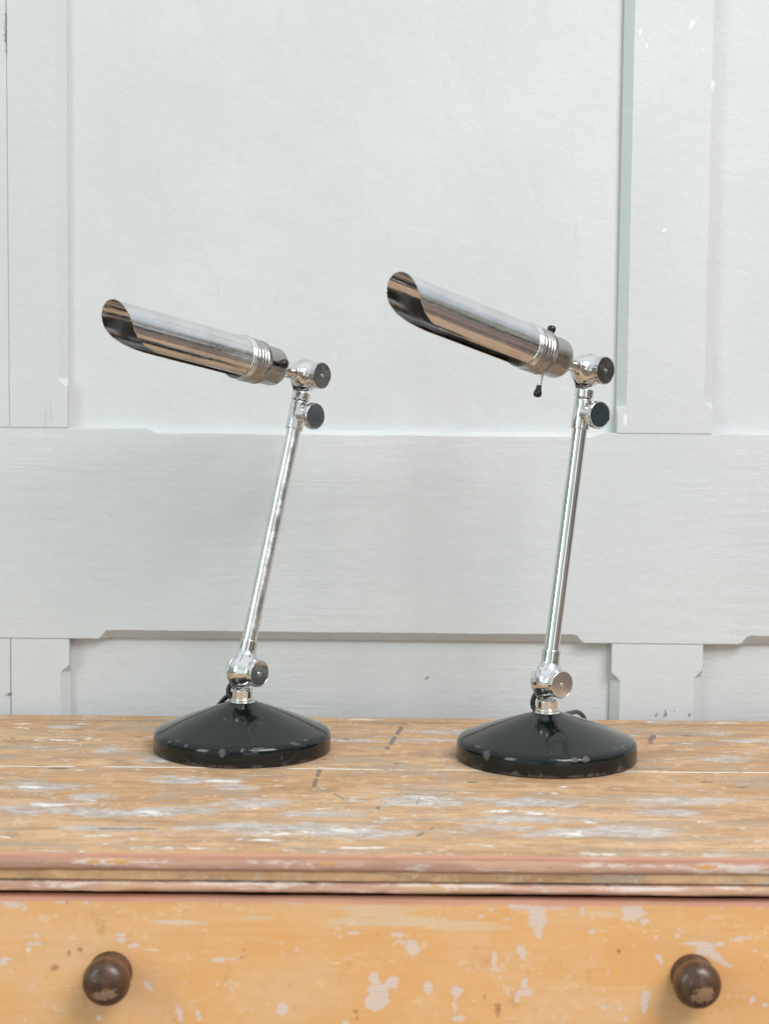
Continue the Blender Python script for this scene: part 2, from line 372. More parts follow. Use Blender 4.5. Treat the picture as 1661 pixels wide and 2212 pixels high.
def moulding_mat():
    m, t, b = new_mat('worn_pink_moulding'); p = t.coord(); x, y, z = t.sep(p)
    g = t.noise(t.scale(p, (9, 40, 150)), 1, 6, 0.6, 0.4); s = t.noise(t.scale(p, (26, 60, 110)), 1, 8, 0.75, 0.4)
    col = t.mix(t.ramp(g, 0.35, 0.65), (0.50, 0.285, 0.205), (0.66, 0.40, 0.285))
    lower = t.ramp(z, -0.0145, -0.0185)
    col = t.mix(t.mul(lower, t.ramp(t.noise(t.scale(p, (7, 1, 40), (3, 3, 3)), 1, 5, 0.6), 0.50, 0.62)), col, (0.62, 0.40, 0.23))
    wh = t.ramp(t.add(t.mul(t.attr('white'), 0.55), t.mul(t.math('SUBTRACT', s, 0.5), 4.2)), 0.25, 0.72)
    col = t.mix(t.mul(wh, 0.8), col, (0.78, 0.66, 0.60))
    og = t.ramp(t.add(t.attr('grey'), t.mul(t.math('SUBTRACT', t.noise(t.scale(p, (90, 1, 200)), 1, 7, 0.75), 0.5), 2.4)), 0.48, 0.56)
    col = t.mix(og, col, (0.68, 0.37, 0.15))
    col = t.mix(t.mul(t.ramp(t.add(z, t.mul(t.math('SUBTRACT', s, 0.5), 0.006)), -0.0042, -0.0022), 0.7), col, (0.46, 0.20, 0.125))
    rd = t.ramp(t.noise(t.scale(p, (18, 1, 160), (1, 2, 9)), 1, 4, 0.6), 0.60, 0.70); col = t.mix(t.mul(rd, 0.5), col, (0.50, 0.185, 0.10))
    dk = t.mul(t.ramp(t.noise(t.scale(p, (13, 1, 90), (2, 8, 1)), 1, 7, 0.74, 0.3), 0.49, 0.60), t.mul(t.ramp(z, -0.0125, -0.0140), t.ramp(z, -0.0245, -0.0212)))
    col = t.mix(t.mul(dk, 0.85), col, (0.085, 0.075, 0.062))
    col = t.mix(t.mul(t.ramp(t.noise(p, 150, 5, 0.7), 0.68, 0.72), 0.7), col, (0.20, 0.12, 0.08))
    setb(t, b, color=col, rough=0.5, spec=0.35, normal=t.bump(t.add(g, t.mul(s, 0.8)), 0.4, 0.0009)); return m
def drawer_mat():
    m, t, b = new_mat('worn_ochre_paint'); p = t.coord(); x, y, z = t.sep(p)
    big = t.noise(t.scale(p, (9, 1, 14)), 1, 8, 0.70); gx = t.noise(t.scale(p, (12, 1, 260)), 1, 4, 0.6, 0.3); gz = t.noise(t.scale(p, (170, 1, 22)), 1, 4, 0.6)
    col = t.mix(t.ramp(big, 0.35, 0.68), (0.800, 0.420, 0.160), (0.800, 0.490, 0.270))
    col = t.mix(t.mul(t.ramp(gx, 0.45, 0.75), 0.22), col, (0.60, 0.32, 0.115)); col = t.mix(t.mul(t.ramp(gz, 0.5, 0.8), 0.18), col, (0.80, 0.56, 0.32))
    st = t.ramp(t.noise(t.scale(p, (38, 1, 30), (4, 4, 4)), 1, 6, 0.72), 0.60, 0.72); zz = t.ramp(t.noise(p, 9, 3, 0.5), 0.42, 0.60)
    col = t.mix(t.mul(t.mul(st, zz), 0.55), col, (0.50, 0.235, 0.080))
    fl = t.ramp(t.noise(t.scale(p, (55, 1, 75), (8, 1, 2)), 1, 8, 0.8), 0.56, 0.64); col = t.mix(t.mul(fl, 0.5), col, (0.84, 0.62, 0.42))
    fr = t.ramp(t.noise(t.scale(p, (150, 1, 90), (3, 1, 9)), 1, 7, 0.8), 0.60, 0.68); col = t.mix(t.mul(fr, 0.5), col, (0.52, 0.26, 0.10))
    nz = t.math('SUBTRACT', t.noise(t.scale(p, (110, 1, 150)), 1, 8, 0.78), 0.5)
    pale = t.ramp(t.add(t.mul(t.attr('white'), 0.8), t.mul(nz, 2.4)), 0.45, 0.53)
    strp = t.math('SINE', t.mul(z, 2300)); strp = t.ramp(t.add(strp, t.mul(gx, 1.6)), 0.2, 1.8)
    lil = t.mix(t.mul(strp, 0.5), (0.735, 0.560, 0.475), (0.80, 0.665, 0.590))
    col = t.mix(t.mul(pale, 0.92), col, lil)
    haze = t.ramp(t.add(t.attr('haze'), t.mul(t.math('SUBTRACT', gx, 0.5), 1.8)), 0.35, 0.95)
    col = t.mix(t.mul(haze, 0.55), col, (0.74, 0.60, 0.44))
    spots = t.ramp(t.voro(t.scale(p, (1, 1, 1), (2, 2, 2)), 42), 0.115, 0.07); sz = t.ramp(t.noise(p, 13, 2, 0.5, 0), 0.52, 0.58)
    col = t.mix(t.mul(t.mul(spots, sz), 0.85), col, (0.83, 0.71, 0.62))
    scr = t.ramp(t.noise(t.scale(p, (60, 1, 320), (9, 1, 3)), 1, 3, 0.5), 0.70, 0.74); col = t.mix(t.mul(scr, 0.6), col, (0.83, 0.70, 0.54))
    dk = t.ramp(t.add(t.attr('dark'), t.mul(t.math('SUBTRACT', t.noise(p, 330, 8, 0.8), 0.5), 3.4)), 0.55, 0.95)
    col = t.mix(t.mul(dk, 0.70), col, (0.33, 0.14, 0.07))
    top = t.add(z, t.mul(t.math('SUBTRACT', t.noise(t.scale(p, (22, 1, 1)), 1, 5, 0.65), 0.5), 0.006))
    rim = t.ramp(top, DR_TOP-0.0056, DR_TOP-0.0044)
    col = t.mix(rim, col, t.mix(gx, (0.70, 0.30, 0.19), (0.78, 0.46, 0.34)))
    h = t.add(t.mul(pale, -0.5), t.mul(gx, 0.4)); h = t.add(h, t.mul(big, 0.4))
    setb(t, b, color=col, rough=t.ramp(big, 0.3, 0.7, 0.36, 0.52), spec=0.4, normal=t.bump(h, 0.3, 0.0008)); return m
def knob_mat():
    m, t, b = new_mat('worn_dark_wood'); p = t.coord(); x, y, z = t.sep(p)
    n = t.noise(t.scale(p, (120, 60, 60)), 1, 5, 0.6, 0.8); k = t.noise(p, 170, 5, 0.7)
    col = t.mix(t.ramp(n, 0.3, 0.7), (0.050, 0.025, 0.014), (0.120, 0.058, 0.032))
    f = t.add(t.attr('wear'), t.mul(t.math('SUBTRACT', t.noise(p, 300, 7, 0.78), 0.5), 3.4))
    col = t.mix(t.mul(t.ramp(f, 0.55, 0.80), 0.75), col, (0.36, 0.22, 0.13))
    col = t.mix(t.mul(t.ramp(t.noise(p, 260, 4, 0.7), 0.64, 0.70), 0.5), col, (0.26, 0.24, 0.22))
    setb(t, b, color=col, rough=t.ramp(k, 0.3, 0.7, 0.20, 0.38), normal=t.bump(t.add(n, k), 0.22, 0.0008)); return m

# ------------------------------------------------------------------ panelled wall
WY = 0.178                                      # face of the frame boards
PY = WY+0.0145                                  # face of the panels behind them
def wx(px, py=700): return float(on_y(px, py, WY)[0])
def wz(py, px=830): return float(on_y(px, py, WY)[2])
def field(pts, blobs):
    """blobs: (centre a, centre b, radius a, radius b, turn); pts (n,2) -> 1 inside, falling to 0 at twice the radius"""
    f = np.zeros(len(pts))
    for ca, cb, ra, rb, th in blobs:
        da = pts[:, 0]-ca; db = pts[:, 1]-cb; c_, s_ = math.cos(th), math.sin(th)
        q = np.sqrt(((da*c_+db*s_)/ra)**2+((-da*s_+db*c_)/rb)**2)
        f = np.maximum(f, np.clip(1.5-q, 0, 1))
    return f
wall = thing('panelled_wall', 'pale grey painted board and panel wall behind the chest', 'wall', (0, WY, 0))
W_CHIP = []; W_DARK = []
def wb(lst, px, py, rx, ry, th=0.0):
    q = on_y(px, py, WY); lst.append((q[0], q[2], rx/2040, ry/2040, th))
for q in ((1548, 110, 4, 28), (1541, 180, 6, 22), (1493, 52, 6, 14, -.3), (1383, 68, 4, 10, .4), (1396, 96, 2, 6), 
          (1350, 905, 6, 14), (1342, 878, 8, 6), (1415, 499, 40, 1.0, .15)): wb(W_CHIP, *q)
for q in ((105, 224, 6, 2), (1417, 1543, 4, 4), (1436, 1541, 4, 7), (1445, 1546, 3, 5), (1453, 1538, 3, 6), (1489, 1546, 4, 3), (1500, 1547, 2, 2),
          (1218, 688, 1.2, 3), (1226, 690, 5, 0.8, -.8), (799, 978, 2, 2), (920, 1468, 5, 2), (14, 60, 1.5, 60), (20, 1500, 7, 5),
          (1308, 930, 14, 2, .1), (1230, 1213, 3, 3), (120, 590, 2, 12)): wb(W_DARK, *q)
CH_W, CH_D = 0.0096, 0.0092
def member(name, along, t0, t1, lo, hi, mat, lo_ch=(), hi_ch=(), seed=0, face=0.0, stop=0.010, hk=1.0):
    """a board of the frame with stopped chamfers; along = its long axis, lo/hi = its two long edges"""
    nt = max(2, int((t1-t0)/0.004)); T = np.linspace(t0, t1, nt+1); V = []; A = []
    ni = max(2, int((hi-lo)/0.004))
    def cc(t, spans):
        k = 0.0
        for a, b in spans:
            k = max(k, min(1, max(0, (t-a)/stop+0.0), max(0, (b-t)/stop)))
        k = k*k*(3-2*k) if k < 1 else 1
        return 0.0007+k*(CH_W-0.0007), 0.0007+k*(CH_D-0.0007)
    rows = []
    for t in T:
        wl = 0.0006*mnoise.noise((t*22+seed*7, 1.3, seed)); wh_ = 0.0006*mnoise.noise((t*19+seed*5, 8.3, seed))
        wl += 0.0005*mnoise.noise((t*110, seed, 4)); wh_ += 0.0005*mnoise.noise((t*120, seed, 9))
        (cl, dl), (ch_, dh) = cc(t, lo_ch), [q*hk for q in cc(t, hi_ch)]
        pr = [(lo, 0.03), (lo, dl), (lo+cl+wl, 0.0)]
        a, b = lo+cl+wl, hi-ch_+wh_
        pr += [(a+(b-a)*k/ni, 0.0) for k in range(1, ni)]
        pr += [(b, 0.0), (hi, dh), (hi, 0.03)]
        rows.append([(t, s, dd+face) for s, dd in pr])
    m = len(rows[0]); Fc = []
    for r_ in rows:
        for t, s, dd in r_: V.append((t, dd, s) if along == 'x' else (s, dd, t))
    for i in range(len(rows)-1):
        for k in range(m-1):
            f = (i*m+k, i*m+k+1, (i+1)*m+k+1, (i+1)*m+k); Fc.append(f[::-1] if along == 'x' else f)
    e0 = tuple(range(m)); e1 = tuple((nt)*m+k for k in range(m)); Fc += [e0, e1[::-1]]
    P2 = np.array(V)[:, [0, 2]]
    ob = mesh_obj(name, V, Fc, mat, wall, True, 22, {'chip': field(P2, W_CHIP), 'dark': field(P2, W_DARK)})
    if seed in (4, 5):                               # the edge facing left still shows an older green coat
        ob.data.materials.append(WALL_G)
        for i in range(len(rows)-1):
            for k in (0, 1): ob.data.polygons[i*(m-1)+k].material_index = 1
    return ob
def board(name, x0, x1, z0, z1, mat, seed):
    nx = int((x1-x0)/0.005); nz = int((z1-z0)/0.005); V = []; Fc = []
    for i in range(nx+1):
        for j in range(nz+1):
            x = x0+(x1-x0)*i/nx; z = z0+(z1-z0)*j/nz
            y = PY-WY+0.0007*mnoise.noise((x*9, seed, z*4))+0.00035*mnoise.noise((x*45, seed+3, z*22))
            V.append((x, y, z))
    for i in range(nx):
        for j in range(nz): Fc.append((i*(nz+1)+j, (i+1)*(nz+1)+j, (i+1)*(nz+1)+j+1, i*(nz+1)+j+1))
    n0 = len(V); V += [(x0, 0.03, z0), (x1, 0.03, z0), (x1, 0.03, z1), (x0, 0.03, z1)]; Fc.append((n0, n0+3, n0+2, n0+1))
    P2 = np.array(V)[:, [0, 2]]
    return mesh_obj(name, V, Fc, mat, wall, True, None, {'chip': field(P2, W_CHIP), 'dark': field(P2, W_DARK)})
LX1 = wx(145, 700); LX0 = wx(18, 500); RX0 = wx(1338, 640); RX1 = wx(1545, 640); RLX0 = wx(1320, 1450); RLX1 = wx(1517, 1450)
RZ1 = wz(931); RZ0 = wz(1386); ZT = 0.92; ZB = -0.80; XL = -0.95; XR = 0.95
G = 0.0004
member('rail', 'x', XL, XR, RZ0, RZ1, WALL_H, [(XL, LX0-.14), (wx(212, 1380), wx(1262, 1380)), (wx(1596, 1390), XR)], [(wx(320, 930), wx(1300, 930))], 1, 0.0006, 0.010, 0.5)
member('stile', 'z', RZ1+G, ZT, LX0, LX1, WALL_V, [], [(wz(845), ZT+.1)], 2)
member('stile', 'z', ZB, RZ0-G, LX0-.0005, LX1+.0008, WALL_V, [], [(ZB-.1, wz(1440))], 3)
member('stile', 'z', RZ1+G, ZT, RX0, RX1, WALL_V, [(wz(888), ZT+.1)], [(wz(880), ZT+.1)], 4)
member('stile', 'z', ZB, RZ0-G, RLX0, RLX1, WALL_V, [(ZB-.1, wz(1447))], [(ZB-.1, wz(1440))], 5)
member('stile', 'z', RZ1+G, ZT, LX0-0.125, LX0-.0003, WALL_V, [(wz(845), ZT+.1)], [], 6)
member('stile', 'z', ZB, RZ0-G, LX0-0.125, LX0-.0012, WALL_V, [(ZB-.1, wz(1440))], [], 7)
o = 0.004
board('panel', LX1-o, RX0+o, RZ1-o, ZT, WALL_P, 1.0)
board('panel', LX1-o, RLX0+o, ZB, RZ0+o, WALL_L, 2.0)
board('panel', RX1-o, XR, RZ1-o, ZT, WALL_P, 3.0)
board('panel', RLX1-o, XR, ZB, RZ0+o, WALL_L, 4.0)
board('panel', XL, LX0-0.121, RZ1-o, ZT, WALL_P, 5.0)
board('panel', XL, LX0-0.121, ZB, RZ0+o, WALL_L, 6.0)

# ------------------------------------------------------------------ chest of drawers
TF, TB = -0.357, 0.155                           # front and back edge of the top
CXL, CXR = -0.49, 0.516
J1_Y = float(on_z(500, 1659, 0)[1]); J2_Y = float(on_z(300, 1557, 0)[1])
def fz(py, y=TF, px=830): return float(on_y(px, py, y)[2])
Z_NOSE = fz(1886); DR_Y = TF+0.0085; Z_BEAD = fz(1930, TF+0.004); DR_TOP = fz(1939, DR_Y)
print('chest', J1_Y, J2_Y, Z_NOSE, Z_BEAD, DR_TOP)
TOP_M = top_mat(); MOULD_M = moulding_mat(); DRAWER_M = drawer_mat(); KNOB_M = knob_mat()
chest = thing('chest_of_drawers', 'old wooden chest of drawers with scraped ochre paint under the two lamps', 'chest of drawers', (0, 0, -0.80))
def tb(lst, px, py, rx, ry, th=0.0):
    """paint mark on the top, given where the photograph shows it; converted to metres on the board"""
    c_ = on_z(px, py, 0); a_ = on_z(px+rx, py, 0); b_ = on_z(px, py+ry, 0); b2 = on_z(px, py-ry, 0)
    lst.append((c_[0], c_[1], abs(a_[0]-c_[0]), abs(b_[1]-b2[1])/2, th))
T_GREY = []; T_WHITE = []; T_DARK = []
for q in ((60, 1700, 130, 14), (190, 1720, 60, 10), (110, 1750, 180, 10), (330, 1755, 140, 12), (560, 1735, 90, 12), (640, 1790, 200, 13), (780, 1800, 180, 12), (900, 1730, 110, 14),
          (1120, 1735, 110, 12), (1180, 1770, 150, 10), (350, 1640, 50, 8), (420, 1685, 100, 8), (240, 1620, 35, 7), (980, 1582, 120, 5), (760, 1600, 60, 4), (1420, 1560, 30, 3),
          (1330, 1795, 120, 14), (1230, 1800, 100, 10), (1500, 1730, 120, 9), (1560, 1640, 60, 6), (520, 1700, 60, 8), (270, 1790, 180, 6), (1060, 1790, 100, 8), (130, 1570, 40, 4),
          (1400, 1590, 60, 3), (1560, 1585, 50, 4), (950, 1600, 100, 6), (700, 1760, 90, 8), (1150, 1560, 60, 3), (1600, 1600, 60, 4), (1440, 1755, 60, 6)): tb(T_GREY, *q)
for q in ((130, 1599, 60, 2.2), (200, 1597, 40, 2.5), (480, 1688, 40, 4), (930, 1724, 60, 5), (880, 1735, 45, 4), (1090, 1752, 80, 4), (1165, 1758, 50, 5), (760, 1792, 60, 6), (620, 1800, 70, 6),
          (330, 1755, 40, 4), (100, 1736, 60, 5), (1235, 1803, 40, 4), (1275, 1776, 20, 3), (400, 1832, 90, 2.5), (780, 1832, 60, 2), (990, 1838, 70, 2.5), (1270, 1843, 60, 3), (1390, 1846, 130, 2),
          (1570, 1849, 80, 2), (150, 1838, 60, 2), (780, 1554, 60, 1.6), (620, 1552, 40, 1.4), (1500, 1561, 80, 1.4), (400, 1553, 30, 1.2), (1370, 1619, 20, 2), (1480, 1620, 25, 1.8),
          (1590, 1671, 60, 2.6), (50, 1563, 30, 1.5), (560, 1815, 60, 3), (70, 1700, 60, 3), (1400, 1825, 30, 2), (700, 1840, 40, 2), (60, 1572, 25, 1.2), (270, 1579, 20, 1.5), (550, 1745, 30, 3)): tb(T_WHITE, *q)
for px, py, dx, dy, n_, r_ in ((866, 1573, -6, 9, 9, 5.5), (690, 1664, -3.0, 9, 7, 5.5), (935, 1790, -9, 4.5, 9, 3), (1412, 1590, -4, 4, 5, 5), (725, 1716, 10, 5, 4, 3), (905, 1722, -3, 8, 4, 2.6)):
    for k in range(n_):
        if k % 4 != 3 or n_ < 6: tb(T_DARK, px+dx*k*0.6, py+dy*k*0.6, r_, r_*0.8)
for q in ((1405, 1605, 7, 2), (748, 1596, 8, 1.6), (857, 1649, 6, 2), (600, 1640, 3, 1.4), (1310, 1590, 16, 2.4), (125, 1660, 25, 2), (90, 1655, 14, 2), (170, 1575, 12, 1.4), (30, 1596, 8, 1.2), (270, 1790, 90, 1.8),
          (1480, 1590, 12, 1.6), (700, 1640, 8, 1.4), (1020, 1690, 14, 1.8), (300, 1592, 12, 1.3), (1525, 1689, 16, 1.8), (1600, 1700, 14, 1.8), (815, 1745, 4, 5)): tb(T_DARK, *q)
# top board: grid on the upper face, then the moulded front edge as its own part
nx, ny = 402, 206; V = []; Fc = []
for j in range(ny+1):
    y = TF+0.0022+(TB-TF-0.0022)*j/ny
    for i in range(nx+1):
        x = CXL+(CXR-CXL)*i/nx
        z = 0.0004*mnoise.noise((x*6, y*10, 0.3))+0.00012*mnoise.noise((x*30, y*120, 2.3))
        if j == ny: z -= 0.0004+0.0012*max(0, mnoise.noise((x*40, 3, 3)))
        if j == 0: z = -0.0002
        V.append((x, y, z))
for j in range(ny):
    for i in range(nx): a = j*(nx+1)+i; Fc.append((a, a+1, a+nx+2, a+nx+1))
P2 = np.array(V)[:, :2]; n0 = len(V)
ring_top = [i for i in range(nx+1)]+[j*(nx+1)+nx for j in range(1, ny+1)]+[ny*(nx+1)+i for i in range(nx-1, -1, -1)]+[j*(nx+1) for j in range(ny-1, 0, -1)]
for i in ring_top: V.append((V[i][0], V[i][1], -0.020))
m_ = len(ring_top)
for k in range(m_):
    k2 = (k+1) % m_; Fc.append((ring_top[k2], ring_top[k], n0+k, n0+k2))
Fc.append(tuple(n0+k for k in range(m_))[::-1])
P2 = np.array(V)[:, :2]
chest_off = np.array([0, 0, 0.80])
def shift(Vl, off): return [(v[0]-off[0], v[1]-off[1], v[2]-off[2]) for v in Vl]
# chest parts keep world-sized coordinates: the parent sits at floor level, so lift them
def chest_part(name, V, Fc, mat, smooth=True, sharp=None, attrs=None, parent=None):
    ob = mesh_obj(name, V, Fc, mat, parent or chest, smooth, sharp, attrs)
    if parent is None: ob.location = (0, 0, 0.80)
    return ob
chest_part('top_board', V, Fc, TOP_M, True, 40, {'grey': field(P2, T_GREY), 'white': field(P2, T_WHITE), 'dark': field(P2, T_DARK)})
def fb(lst, px, py, rx, ry, th=0.0, y=TF):
    c_ = on_y(px, py, y); k = 1/3000.0; lst.append((c_[0], c_[2], rx*k, ry*k, th))
M_WHITE = []; M_OR = []
for q in ((60, 1865, 70, 8), (225, 1862, 70, 11), (330, 1864, 45, 10), (470, 1868, 60, 9), (620, 1866, 60, 10), (600, 1912, 200, 5), (200, 1910, 200, 5), (1000, 1915, 160, 4), (1290, 1870, 60, 8),
          (1050, 1876, 50, 6), (1560, 1872, 90, 11), (1430, 1872, 40, 9), (1630, 1880, 40, 9), (1400, 1922, 200, 5), (760, 1870, 50, 6), (880, 1880, 60, 4), (540, 1862, 30, 8)): fb(M_WHITE, *q)
for q in ((200, 1862, 16, 3.5), (262, 1862, 26, 4.5), (235, 1860, 8, 3), (706, 1868, 22, 6), (1040, 1866, 7, 6), (1520, 1876, 34, 7), (1590, 1878, 18, 5), (1307, 1874, 5, 5), (580, 1868, 12, 3)): fb(M_OR, *q)
y0 = TF
prof = [(TF+0.0023, -0.0001), (y0+0.0010, -0.0003), (y0+0.0003, -0.0012), (y0, -0.003), (y0-0.0004, -0.006), (y0, Z_NOSE+0.003), (y0+0.0007, Z_NOSE+0.0012), (y0+0.0018, Z_NOSE+0.0002), (y0+0.0085, Z_NOSE-0.0003),
        (y0+0.0096, Z_NOSE-0.0014), (y0+0.0092, Z_NOSE-0.0040), (y0+0.0076, Z_NOSE-0.0065), (y0+0.0052, Z_NOSE-0.0084), (y0+0.0038, Z_NOSE-0.0102), (y0+0.0032, Z_NOSE-0.0120), (y0+0.0032, Z_BEAD+0.0022), (y0+0.0036, Z_BEAD+0.0008), (y0+0.0048, Z_BEAD), (TF+0.030, Z_BEAD)]
NX = 500; V = []; Fc = []
for i in range(NX+1):
    x = CXL-0.004+(CXR-CXL+0.008)*i/NX
    for k, (yy, zz) in enumerate(prof):
        wob = 0.00045*mnoise.noise((x*14, k*0.35, 1))+0.0003*mnoise.noise((x*75, k*0.5, 5))
        V.append((x, yy+(wob if k > 0 else 0), zz+(wob*0.6 if k > 0 else 0)))
m_ = len(prof)
for i in range(NX):
    for k in range(m_-1): Fc.append((i*m_+k, i*m_+k+1, (i+1)*m_+k+1, (i+1)*m_+k))
Fc += [tuple(range(m_))[::-1], tuple(NX*m_+k for k in range(m_))]
P2 = np.array(V)[:, [0, 2]]
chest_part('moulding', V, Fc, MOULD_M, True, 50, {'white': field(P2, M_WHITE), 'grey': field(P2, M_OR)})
# carcass: sides, back and the dividing rails the drawers run between
def box(g, x0, x1, y0_, y1, z0, z1):
    g.add([(x0, y0_, z0), (x1, y0_, z0), (x1, y1, z0), (x0, y1, z0), (x0, y0_, z1), (x1, y0_, z1), (x1, y1, z1), (x0, y1, z1)],
          [(0, 3, 2, 1), (4, 5, 6, 7), (0, 1, 5, 4), (1, 2, 6, 5), (2, 3, 7, 6), (3, 0, 4, 7)])
FX0, FX1 = CXL+0.035, CXR-0.035; DR_BOT = DR_TOP-0.160
g = Geo(); box(g, CXL+0.010, FX0-0.0012, DR_Y, TB-0.01, -0.79, -0.0215); box(g, FX1+0.0012, CXR-0.010, DR_Y, TB-0.01, -0.79, -0.0215)
box(g, FX0-0.001, FX1+0.001, TB-0.03, TB-0.012, -0.79, -0.0215)
zz = DR_BOT-0.002
for h_ in (0.0, 0.19, 0.39, 0.575):
    box(g, FX0-0.0008, FX1+0.0008, DR_Y+0.0006, DR_Y+0.03, zz-h_-0.016, zz-h_)
NO = {'white': None}
def zeros(V): return {k: np.zeros(len(V)) for k in ('white', 'dark', 'haze')}
chest_part('carcass', g.v, g.f, DRAWER_M, False, None, zeros(g.v))
g = Geo(); box(g, FX0+0.002, FX1-0.002, DR_Y+0.050, TB-0.035, -0.78, -0.0215); chest_part('dark_inside', g.v, g.f, VOID, False)  # near-black block added behind the gap, painted as the shade inside the chest
D_W = []; D_H = []; D_D = []
def db(lst, px, py, rx, ry, th=0.0): fb(lst, px, py, rx, ry, th, DR_Y)
for q in ((30, 1952, 30, 10), (52, 1965, 12, 6), (135, 1947, 20, 5), (187, 1948, 10, 6), (75, 2038, 20, 8), (80, 2020, 12, 4), (60, 2022, 8, 6), (14, 2072, 18, 5), (8, 2082, 10, 5), (262, 2030, 12, 8), (285, 2042, 16, 7), (256, 2018, 5, 4), (268, 2018, 4, 4),
          (70, 2130, 10, 4, 1.0), (320, 2128, 7, 20, .6), (400, 2120, 1.6, 16, -.35), (405, 2095, 1.6, 8, -.5), (333, 1988, 1.6, 8, -.3), (655, 2125, 1.8, 15, .08), (490, 2070, 30, 1.7), (470, 2076, 26, 1.7), (380, 1992, 60, 4),
          (388, 2190, 8, 24, .3), (430, 2195, 9, 14, .2), (305, 2185, 5, 6), (500, 2140, 3, 12, -.3), (470, 2130, 2, 12, .3), (55, 2205, 6, 8), (97, 2165, 4, 6), (610, 2180, 16, 17), (745, 2210, 10, 8),
          (760, 2015, 20, 4), (890, 2050, 17, 22), (875, 2035, 28, 5), (860, 2020, 20, 8), (820, 2150, 28, 38), (850, 2125, 16, 22), (810, 2115, 14, 16), (806, 2165, 18, 18), (925, 2132, 11, 15), (985, 2140, 15, 15), (982, 2175, 6, 22), (988, 2200, 18, 10),
          (760, 1948, 60, 4), (850, 1947, 50, 8), (900, 1950, 25, 6), (640, 1950, 70, 4), (1068, 2072, 7, 22), (1072, 2090, 10, 7), (1080, 2112, 7, 6), (1127, 2053, 13, 18), (1130, 2068, 9, 10), (1130, 2145, 22, 8), (1133, 2125, 8, 16), (1117, 2155, 7, 14), (1097, 2140, 6, 14),
          (1160, 1980, 24, 34), (1120, 1955, 30, 12), (1160, 1955, 60, 14), (1215, 1953, 36, 10), (1165, 2012, 12, 16), (1257, 1968, 7, 15), (1370, 1972, 26, 22), (1375, 1950, 34, 10), (1350, 1985, 10, 8), (1320, 1950, 20, 6), (1390, 1990, 12, 8),
          (1278, 2012, 11, 6), (1392, 2012, 7, 7), (1413, 2003, 4, 7), (1276, 1980, 5, 4), (1416, 2026, 5, 6), (1187, 2105, 4, 4), (1195, 2052, 4, 3), (1490, 2038, 30, 5), (1525, 2050, 24, 20), (1550, 2040, 24, 6, .1), (1600, 2026, 34, 5, .1), (1545, 2066, 26, 12, -.4), (1565, 2080, 24, 5, -.5),
          (1500, 2068, 16, 8), (1420, 2068, 8, 9), (1428, 2080, 4, 10), (1392, 2160, 10, 22), (1400, 2145, 10, 4), (1390, 2180, 6, 14), (1308, 2175, 16, 7), (1340, 2178, 9, 7), (1350, 2200, 6, 6), (1645, 1955, 26, 8), (1560, 1955, 8, 10), (1625, 2160, 6, 10, -.4), (1652, 2170, 8, 6),
          (1180, 2165, 4, 4), (1240, 2100, 10, 4), (1280, 2110, 7, 3), (1315, 2100, 3, 8, -.3), (1590, 2175, 5, 3), (640, 2050, 4, 8), (690, 2060, 2, 3), (560, 1975, 6, 2), (1060, 1965, 8, 6), (1040, 1978, 7, 6), (1095, 1985, 14, 5)): db(D_W, *q)
for q in ((820, 1965, 110, 22), (870, 1990, 90, 16), (760, 1990, 60, 10), (380, 1992, 90, 7), (560, 1985, 60, 6), (1000, 2000, 120, 12), (1300, 1975, 60, 8)): db(D_H, *q)
for q in ((528, 2052, 4, 5), (530, 2066, 5, 5), (520, 2070, 8, 2.4), (145, 1945, 3, 12), (768, 2185, 7, 7), (772, 2198, 6, 6), (1075, 2180, 9, 20), (1045, 2155, 5, 6), (735, 2180, 3, 3), (1335, 2055, 7, 8), (1483, 2150, 3, 3), (1615, 1958, 4, 4), (860, 1948, 4, 3), (980, 1950, 8, 3), (1475, 2100, 5, 4), (1476, 1950, 4, 3),
          (1475, 1928, 5, 2), (120, 2090, 12, 10), (150, 2060, 8, 10), (175, 2050, 8, 10)): db(D_D, *q)
# top drawer: front with a softened edge, two turned knobs
NXd, NZd = 420, 80; V = []; Fc = []
def dface(i, j):
    x = FX0+(FX1-FX0)*i/NXd; tz = j/NZd; z = DR_BOT+(DR_TOP-DR_BOT)*tz; e = min(DR_TOP-z, z-DR_BOT, x-FX0, FX1-x)
    yy = DR_Y+(0.0026*(1-min(1, e/0.0028))**2)+0.0005*mnoise.noise((x*5, 2, z*8))
    return (x, yy, z+0.0004*mnoise.noise((x*18, 7, 1))*tz)
for j in range(NZd+1):
    for i in range(NXd+1): V.append(dface(i, j))
for j in range(NZd):
    for i in range(NXd): a = j*(NXd+1)+i; Fc.append((a, a+1, a+NXd+2, a+NXd+1))
n0 = len(V); ring = [i for i in range(NXd+1)]+[j*(NXd+1)+NXd for j in range(1, NZd+1)]+[NZd*(NXd+1)+i for i in range(NXd-1, -1, -1)]+[j*(NXd+1) for j in range(NZd-1, 0, -1)]
for i in ring: V.append((V[i][0], DR_Y+0.0055, V[i][2]))
m_ = len(ring)
for k in range(m_): k2 = (k+1) % m_; Fc.append((ring[k2], ring[k], n0+k, n0+k2))
Fc.append(tuple(n0+k for k in range(m_))[::-1])
P2 = np.array(V)[:, [0, 2]]
drawer = chest_part('drawer', V, Fc, DRAWER_M, True, 40, {'white': field(P2, D_W), 'haze': field(P2, D_H), 'dark': field(P2, D_D)})
kprof = [(0.0, 0.0), (0.0, 0.0158), (0.0010, 0.0165), (0.0030, 0.0167), (0.0045, 0.0160), (0.0058, 0.0155), (0.0080, 0.0152), (0.0105, 0.0157), (0.0135, 0.0166), (0.0165, 0.0173), (0.0200, 0.01795), (0.0235, 0.0178),
         (0.0268, 0.0168), (0.0295, 0.0151), (0.0317, 0.0125), (0.0332, 0.0092), (0.0341, 0.0050), (0.0344, 0.0015), (0.0344, 0.0)]
